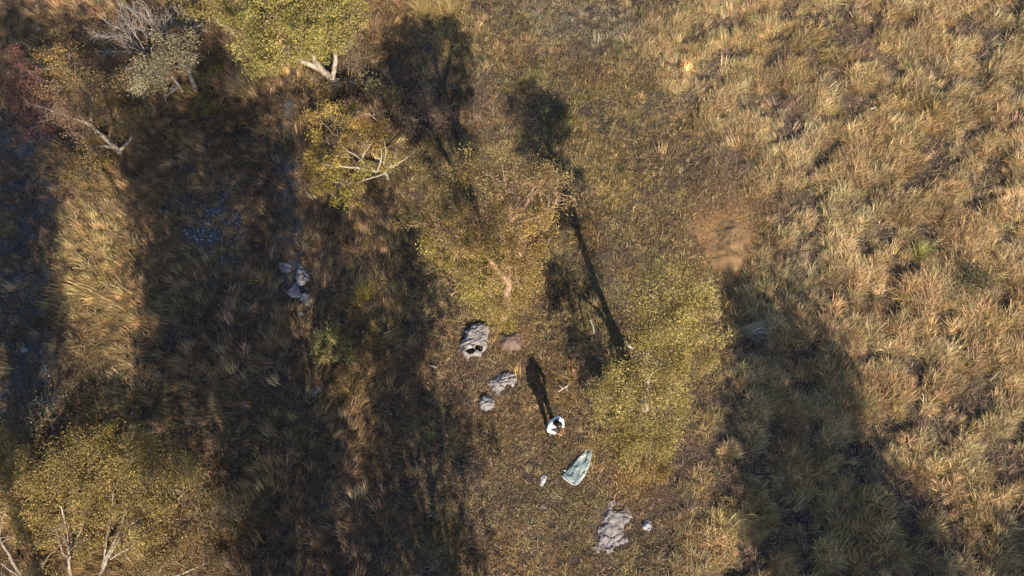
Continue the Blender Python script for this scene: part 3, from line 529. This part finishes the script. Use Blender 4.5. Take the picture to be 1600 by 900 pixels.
tussock('yellowish feathery tussock in half shade at the left of the central tree', 570, 465, 260, .9, (.34, .26, .08), 1.8, .5, 75, .25)
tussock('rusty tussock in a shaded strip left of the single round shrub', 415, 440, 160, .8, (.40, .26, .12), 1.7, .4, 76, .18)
tussock('small gold tussock on the light streak at lower middle', 548, 612, 140, .6, (.40, .28, .10), 1.5, .3, 77, .15)
tussock('wide straw tussock among the shade at lower right', 1345, 640, 340, .9, (.44, .34, .15), 1.3, .2, 78, .35)
tussock('grey flattened tussock fanned out right of the olive tree', 1165, 518, 160, 1.1, (.40, .37, .30), -.1, 1.4, 79, .2, 1.4, .2)
tussock('yellow dry tussock on the far side of the small brown mound', 786, 505, 120, .45, (.36, .27, .09), 1.5, .2, 80, .25)

# ------------------------------------------------------------------ rocks and earth
def heightmap(name, poly, h, seed, mat, strata=None, terr=.06, holes=(), rough=.06, edge=.15, slope=(0, 0), step=None, jag=.08, prof=.6, blocks=0.):
    """solid lump whose outline is poly (photo pixels) lying on the terrain; sides go into the ground"""
    P = np.array([at(x, y, 0)[:2] for x, y in poly]); lo = P.min(0)-.15; hi = P.max(0)+.15
    step = step or max(.018, float((hi-lo).max())/80)
    X, Y = np.meshgrid(np.arange(lo[0], hi[0], step), np.arange(lo[1], hi[1], step), indexing='ij')
    ins = np.zeros(X.shape, bool); D = np.full(X.shape, 9.)
    for a, b in zip(P, np.roll(P, -1, 0)):
        cnd = ((a[1] > Y) != (b[1] > Y)); xi = (b[0]-a[0])*(Y-a[1])/(b[1]-a[1]+1e-12)+a[0]; ins ^= cnd & (X < xi)
        ab = b-a; t = np.clip(((X-a[0])*ab[0]+(Y-a[1])*ab[1])/(ab@ab), 0, 1); D = np.minimum(D, np.hypot(X-a[0]-t*ab[0], Y-a[1]-t*ab[1]))
    s = seed*13.7; D = np.where(ins, D, -D)+jag*(fbm(X*4+s, Y*4, 3)-.5)*2
    Z = h*np.clip(D/edge, 0, 1)**prof
    c = P.mean(0); Z = Z+np.where(D > 0, slope[0]*(X-c[0])+slope[1]*(Y-c[1]), 0)
    if strata is not None:
        u = X*math.cos(strata)+Y*math.sin(strata)+.18*(fbm(X*2+s, Y*2+5, 3)-.5); fr = u/.13+s+.8*vnoise(X*2.3+s, Y*2.3); k = fr-np.floor(fr)
        Z = Z+np.where(D > 0, terr*.2*(k**1.6-.5)*(2.2*vnoise(np.floor(fr)*3.1, X*2.5+Y*2)), 0)
    Z = Z+np.where(D > 0, rough*(fbm(X*6+s, Y*6, 4)-.5)*2, 0)
    if blocks:                               # broken into slabs: each cell has its own height and tilt
        rg = np.random.default_rng(seed+500); nb_ = max(6, int((hi-lo).prod()/.035)); S = lo+rg.random((nb_, 2))*(hi-lo)
        ca, sa = math.cos((strata or 0)), math.sin((strata or 0))
        wx = X+.10*(fbm(X*5+s, Y*5, 2)-.5); wy = Y+.10*(fbm(X*5, Y*5+s, 2)-.5)
        dd = np.stack([np.hypot(((wx-a)*ca+(wy-b)*sa)*1.9, -(wx-a)*sa+(wy-b)*ca) for a, b in S]); so = np.sort(dd, 0); kk = dd.argmin(0)
        hb = rg.uniform(-1, .6, nb_); ta = rg.normal(0, .09, (nb_, 2))
        Z = Z+np.where(D > 0, blocks*(hb[kk]*.6-1.2*sm(.035, .0, so[1]-so[0]))+ta[kk, 0]*(X-S[kk, 0])+ta[kk, 1]*(Y-S[kk, 1]), 0)
    for hx, hy, rx, ry, dep in holes:
        q = at(hx, hy, h)[:2]; rr = np.hypot((X-q[0])/(rx*mpp(hx, hy)), (Y-q[1])/(ry*mpp(hx, hy)))+.25*(fbm(X*7, Y*7+s)-.5); Z = Z-dep*sm(1.1, .85, rr)
    Z = np.where(D > 0, np.maximum(Z, .02 if not holes else -.35), -.25) if prof < 1.5 else np.where(D > 0, Z-.03, -.25); Z = Z+gh(X, Y)
    keep = D > -step*1.6; nx_, ny_ = X.shape; ii = np.arange(nx_*ny_).reshape(nx_, ny_)
    f = np.stack([ii[:-1, :-1], ii[1:, :-1], ii[1:, 1:], ii[:-1, 1:]], -1).reshape(-1, 4); f = f[keep.ravel()[f].all(1)]
    u_, inv = np.unique(f, return_inverse=True); V = np.stack([X, Y, Z], -1).reshape(-1, 3)[u_]
    o_ = np.array((*c, float(gh(*c)))); me = mesh_np(name, V-o_, [inv.reshape(f.shape)], mat, False)
    o = obj(name, me); o.location = Vector(o_); return o
def ell(cx, cy, rx, ry, k=14, rot=0.): return [(cx+rx*math.cos(a)*math.cos(rot)-ry*math.sin(a)*math.sin(rot), cy+rx*math.cos(a)*math.sin(rot)+ry*math.sin(a)*math.cos(rot)) for a in np.arange(k)/k*2*math.pi]
tag(heightmap('rock', [(720, 540), (724, 524), (738, 508), (755, 505), (764, 512), (763, 530), (760, 545), (752, 558), (744, 568), (728, 566), (722, 552)], .24, 3, M_ROCK, 2.0, .07, jag=.09, blocks=.025, holes=[(735, 547, 6.5, 5, .5), (748, 541, 5.5, 6, .5), (741, 560, 10, 8, .55)], rough=.05),
    'grey stratified rock with three dark hollows, left of the brown mound', 'rock')
tag(heightmap('rock', [(764, 612), (768, 595), (780, 586), (795, 582), (808, 584), (808, 594), (800, 602), (790, 612), (778, 618)], .13, 4, M_ROCK, 2.1, .08, rough=.05, jag=.2, blocks=.05), 'flaky purple-grey rock ledge between the hollowed rock and the person', 'rock')
tag(heightmap('rock', [(748, 626), (756, 618), (768, 622), (774, 632), (770, 644), (756, 646), (749, 638)], .2, 5, M_ROCK, 2.0, .06, rough=.04, jag=.12, blocks=.03), 'smaller grey rock just below the flaky purple-grey ledge', 'rock')
slab = tag(heightmap('rock', [(878, 742), (890, 730), (902, 716), (914, 702), (924, 698), (925, 708), (922, 726), (914, 744), (900, 757), (890, 754)], .09, 6, M_TEALSHADE, 2.55, .014, rough=.010, edge=.03, slope=(.08, -.12), jag=.0, blocks=.008), 'flat triangular slab lying below the person, shade painted teal and sunlit rim painted white', 'rock')
rim = [(879, 744), (888, 752), (899, 757), (909, 748), (914, 740), (919, 728), (923, 714), (925, 701)]  # edge catching the sun, imitated by a pale strip
TT = Tubes(); TT.add(curve([at(x, y, .07) for x, y in rim], 4, 0), .035, .02, 6, np.random.default_rng(5))
ro = obj('sunlit_rim', TT.mesh('sunlit_rim', M_ROCKP), slab); ro.matrix_parent_inverse = Matrix.Translation(-slab.location)
tag(heightmap('rock', [(950, 785), (962, 780), (974, 786), (984, 792), (984, 812), (978, 830), (984, 846), (968, 852), (952, 866), (938, 866), (922, 858), (932, 840), (938, 820), (944, 800)], .075, 7, M_ROCK, 2.2, .045, rough=.025, jag=.2, blocks=.035, holes=[(966, 793, 9, 5, .25), (968, 858, 9, 5, .2)]), 'largest pinkish-grey rock outcrop, broken and layered, near the bottom edge', 'rock')
tag(heightmap('rock', ell(1012, 822, 9, 7), .10, 8, M_ROCKP, 2.2, .05, jag=.12, blocks=.06), 'small pale rock right of the largest outcrop', 'rock')
tag(heightmap('rock', [(843, 756), (847, 745), (853, 742), (856, 746), (851, 754), (846, 759)], .10, 9, M_ROCKP, 1., .04), 'small pale stone left of the triangular teal slab', 'rock')
tag(heightmap('rock', ell(850, 792, 7, 5, rot=1.), .09, 10, M_ROCK, 1., .04), 'small grey stone half in grass below the triangular slab', 'rock')
tag(heightmap('rock', ell(881, 735, 4, 3), .12, 11, M_ROCKP), 'tiny whitish stone touching the left corner of the teal slab', 'rock')
for i, (x, y, a, b_, lb) in enumerate([(447, 418, 11, 8, 'topmost pale rock of the rocks in the shade at mid left'), (470, 432, 11, 15, 'long lilac-grey rock in the shade, second from the top of its cluster'), (458, 455, 12, 9, 'teal-grey rock in the middle of the shaded rock cluster'), (478, 470, 9, 12, 'lilac-white rock at lower right of the shaded rock cluster'), (470, 490, 9, 7, 'lowest small rock of the shaded rock cluster')]):
    tag(heightmap('rock', ell(x, y, a, b_), .12, 20+i, M_ROCK, 1.5, .06, jag=.2, blocks=.04), lb, 'rock', 'pale rocks in the shade')
tag(heightmap('rock', ell(492, 610, 11, 6, rot=-.5), .12, 27, M_ROCK, 1.5, .06, jag=.15, blocks=.06), 'grey rock in the shade below the round yellow-green shrub', 'rock')
tag(heightmap('rock', ell(37, 545, 7, 7), .15, 28, M_ROCK, 1.5, .06), 'round grey rock on the shaded far left track', 'rock')
tag(heightmap('earth_mound', ell(1140, 382, 46, 56, 22), .26, 30, M_EARTH, None, 0, rough=.006, edge=1.2, jag=.22, prof=1.6), 'low orange-brown mound of bare earth at the edge of the long grass', 'mound')
tag(heightmap('earth_mound', [(778, 540), (779, 524), (788, 516), (802, 514), (813, 520), (817, 534), (815, 546), (798, 550), (784, 548)], .20, 31, M_EARTHB, None, 0, rough=.03, edge=.3, jag=.08, prof=1.), 'small brown earth mound right of the rock with three hollows', 'mound')

# gravel on the shaded stony patch (uncountable)
rng = np.random.default_rng(90); V = []; Fq = []; Ct = []; o_ = 0
cube = np.array([(x, y, z) for x in (-1, 1) for y in (-1, 1) for z in (-1, 1)], float); cf = np.array([(0, 1, 3, 2), (4, 6, 7, 5), (0, 4, 5, 1), (2, 3, 7, 6), (0, 2, 6, 4), (1, 5, 7, 3)])
for _ in range(750):
    if rng.random() < .75: px, py = rng.normal((345, 355), (30, 28))
    else: px, py = rng.normal((320, 390), (30, 45))
    p = at(px, py, 0); s = rng.uniform(.008, .028)*np.array((1, rng.uniform(.6, 1), .6)); a = rng.uniform(0, 6.3); v = cube*s*rng.uniform(.6, 1.15, (8, 1))
    v = np.stack([v[:, 0]*math.cos(a)-v[:, 1]*math.sin(a), v[:, 0]*math.sin(a)+v[:, 1]*math.cos(a), v[:, 2]+s[2]*.6], -1)+p
    V.append(v); Fq.append(cf+o_); o_ += 8
tag(obj('gravel', mesh_np('gravel', np.concatenate(V), [np.concatenate(Fq)], M_ROCKP)), kind='stuff')

V = []; Fq = []; o_ = 0                       # crumbs of earth strewn over the bare patch
for _ in range(300):
    px, py = rng.normal((1140, 376), (27, 32)); p = at(px, py, 0); e = np.hypot((px-1140)/46, (py-382)/56); p[2] += max(0, .26*max(0, 1-e)**1.6-.03)
    sc_ = rng.uniform(.006, .02)*np.array((1, rng.uniform(.6, 1), .6)); a = rng.uniform(0, 6.3); v = cube*sc_*rng.uniform(.6, 1.15, (8, 1))
    v = np.stack([v[:, 0]*math.cos(a)-v[:, 1]*math.sin(a), v[:, 0]*math.sin(a)+v[:, 1]*math.cos(a), v[:, 2]+sc_[2]*.4], -1)+p
    V.append(v); Fq.append(cf+o_); o_ += 8
tag(obj('earth_crumbs', mesh_np('earth_crumbs', np.concatenate(V), [np.concatenate(Fq)], M_EARTH)), kind='stuff')

# ------------------------------------------------------------------ fallen branches
def stick(label, pts, r, seed, side=()):
    rng = np.random.default_rng(seed); T = Tubes(); P = [at(*q) for q in pts]; T.add(curve(P, 6, .05, rng), r, r*.55, 7, rng)
    for s_ in side: T.add(curve([at(*q) for q in s_], 5, .05, rng), r*.6, r*.3, 5, rng)
    o_ = P[0].copy(); me = T.mesh('fallen_branch', M_DEADWOOD)
    o = obj('fallen_branch', me); me.transform(Matrix.Translation(-Vector(o_))); o.location = Vector(o_); tag(o, label, 'branch'); return o
stick('short white broken stub lying left of the olive tree trunk', [(979, 539, .25), (985, 542, .3), (991, 546, .25)], .05, 101)
stick('pale curved stick under the olive tree', [(1008, 563, .35), (1018, 567, .4), (1028, 565, .35)], .03, 102)
stick('short whitish log at the foot of the central tree', [(774, 452, .15), (782, 449, .2)], .05, 103)
stick('forked pale sticks on the grass just above the person', [(872, 612, .1), (882, 606, .15), (890, 600, .12)], .022, 104, [[(880, 607, .15), (874, 602, .2)], [(884, 605, .15), (888, 612, .1)]])
stick('small white stick in the grass left of the hollowed rock', [(670, 571, .1), (678, 573, .12), (683, 575, .1)], .02, 105)
stick('bent grey stick in the dark shade right of the brown mound', [(922, 500, .2), (927, 512, .25), (928, 522, .2)], .025, 106)
stick('tiny white twig in the field at upper right', [(1360, 170, .3), (1367, 167, .3)], .03, 107)

# ------------------------------------------------------------------ person
def skin_mesh(name, nodes, edges, mat, parent, sub=2, root='pelvis'):
    names = list(nodes); me = bpy.data.meshes.new(name)
    me.from_pydata([nodes[k][0] for k in names], [(names.index(a), names.index(b)) for a, b in edges], [])
    o = obj(name, me); o.parent = parent; o.matrix_parent_inverse = Matrix()
    m = o.modifiers.new('skin', 'SKIN'); m.use_smooth_shade = True
    sv = me.skin_vertices[0].data
    for i, k in enumerate(names):
        r_ = nodes[k][1]; sv[i].radius = (r_, r_) if not isinstance(r_, tuple) else r_; sv[i].use_root = (k == root)
    s = o.modifiers.new('sub', 'SUBSURF'); s.levels = s.render_levels = sub
    me.materials.append(mat); return o
M_SKIN = solid('skin', [(.3, (.30, .16, .10)), (.7, (.40, .23, .15))], 8, .6)
M_SHIRT = solid('white_shirt', [(.3, (.70, .70, .76)), (.7, (.82, .82, .86))], 6, .85, .3, 14)
M_TROUS = solid('dark_trousers', [(.3, (.022, .022, .027)), (.7, (.045, .045, .05))], 9, .9)
M_HAIR = solid('black_hair', [(.3, (.008, .007, .007)), (.7, (.02, .018, .017))], 40, .55)
M_SHOE = solid('dark_shoes', [(.3, (.02, .02, .02)), (.7, (.06, .055, .05))], 9, .7)
pp = at(863, 674, 0)
per = thing('person', pp, 'person in a white long-sleeved shirt with dark hair, head bowed over both hands, standing', 'person')
per.rotation_euler = (0, 0, R(-143))          # local +Y is the way the person faces
N = {'pelvis': ((0, 0, .93), (.15, .11)), 'waist': ((0, -.01, 1.08), (.135, .10)), 'chest': ((0, 0, 1.27), (.155, .115)), 'upchest': ((0, .03, 1.38), (.13, .09)),
     'neck': ((0, .075, 1.475), .055), 'skull': ((0, .12, 1.56), .085), 'face': ((0, .175, 1.615), .083), 'crown': ((0, .185, 1.655), .055), 'nose': ((0, .265, 1.565), .014), 'chin': ((0, .20, 1.50), .042)}
E_ = [('pelvis', 'waist'), ('waist', 'chest'), ('chest', 'upchest'), ('upchest', 'neck'), ('neck', 'skull'), ('skull', 'face'), ('face', 'crown'), ('face', 'nose'), ('skull', 'chin')]
for s, q in ((-1, 'l'), (1, 'r')):
    N.update({q+'sh': ((s*.18, .02, 1.40), .06), q+'el': ((s*.265, .06, 1.13), .045), q+'wr': ((s*.12, .285, 1.15), .027), q+'palm': ((s*.085, .345, 1.165), (.032, .018)),
              q+'hip': ((s*.095, 0, .86), .088), q+'knee': ((s*.115, .02, .48), .058), q+'ank': ((s*.125, -.02, .09), .038), q+'foot': ((s*.14, .11, .045), (.04, .03)), q+'toe': ((s*.15, .18, .035), .025), q+'ear': ((s*.085, .14, 1.575), .014)})
    E_ += [('upchest', q+'sh'), (q+'sh', q+'el'), (q+'el', q+'wr'), (q+'wr', q+'palm'), ('pelvis', q+'hip'), (q+'hip', q+'knee'), (q+'knee', q+'ank'), (q+'ank', q+'foot'), (q+'foot', q+'toe'), ('skull', q+'ear')]
    for i, (dx, ln_) in enumerate(((-.027, .075), (-.009, .088), (.009, .082), (.026, .064))):
        a = (s*.072-dx*.4, .385, 1.170+dx*.9); b_ = (a[0]-s*.02, a[1]+ln_*.5, a[2]-.004); c_ = (b_[0]-s*.022, b_[1]+ln_*.25, b_[2]-.018)
        N.update({'%sf%da' % (q, i): (a, .010), '%sf%db' % (q, i): (b_, .009), '%sf%dc' % (q, i): (c_, .0075)})
        E_ += [(q+'palm', '%sf%da' % (q, i)), ('%sf%da' % (q, i), '%sf%db' % (q, i)), ('%sf%db' % (q, i), '%sf%dc' % (q, i))]
    N.update({q+'ta': ((s*.055, .345, 1.19), .011), q+'tb': ((s*.035, .375, 1.2), .009)}); E_ += [(q+'palm', q+'ta'), (q+'ta', q+'tb')]
skin_mesh('body', N, E_, M_SKIN, per)
S_ = {'pelvis': ((0, 0, .90), (.185, .145)), 'waist': ((0, -.01, 1.08), (.17, .13)), 'chest': ((0, -.005, 1.27), (.19, .15)), 'upchest': ((0, .02, 1.385), (.16, .11)), 'collar': ((0, .05, 1.44), .075)}
SE = [('pelvis', 'waist'), ('waist', 'chest'), ('chest', 'upchest'), ('upchest', 'collar')]
for s, q in ((-1, 'l'), (1, 'r')):
    S_.update({q+'sh': ((s*.18, .02, 1.405), .085), q+'up': ((s*.23, .035, 1.27), .072), q+'el': ((s*.27, .06, 1.13), .066), q+'fo': ((s*.20, .18, 1.14), .056), q+'cuff': ((s*.135, .265, 1.15), .045)})
    SE += [('upchest', q+'sh'), (q+'sh', q+'up'), (q+'up', q+'el'), (q+'el', q+'fo'), (q+'fo', q+'cuff')]
skin_mesh('shirt', S_, SE, M_SHIRT, per)
P_ = {'pelvis': ((0, 0, .93), (.17, .13))}; PE = []
for s, q in ((-1, 'l'), (1, 'r')):
    P_.update({q+'hip': ((s*.095, 0, .84), .108), q+'knee': ((s*.115, .02, .48), .078), q+'hem': ((s*.125, -.015, .11), .062)}); PE += [('pelvis', q+'hip'), (q+'hip', q+'knee'), (q+'knee', q+'hem')]
skin_mesh('trousers', P_, PE, M_TROUS, per)
Hh = {'back': ((0, .085, 1.575), .092), 'top': ((0, .135, 1.635), .096), 'front': ((0, .195, 1.672), .07), 'nape': ((0, .055, 1.52), .06)}
skin_mesh('hair', Hh, [('nape', 'back'), ('back', 'top'), ('top', 'front')], M_HAIR, per, root='top')
for s in (-1, 1):
    skin_mesh('shoe', {'heel': ((s*.125, -.04, .05), .052), 'mid': ((s*.14, .09, .045), (.052, .045)), 'toe': ((s*.152, .20, .038), (.045, .038))}, [('heel', 'mid'), ('mid', 'toe')], M_SHOE, per, root='mid')
    bm = bmesh.new(); bmesh.ops.create_uvsphere(bm, u_segments=10, v_segments=8, radius=.013); me = bpy.data.meshes.new('eye'); bm.to_mesh(me); bm.free()
    me.materials.append(M_HAIR); e = obj('eye', me); e.parent = per; e.matrix_parent_inverse = Matrix(); e.location = (s*.034, .245, 1.60)
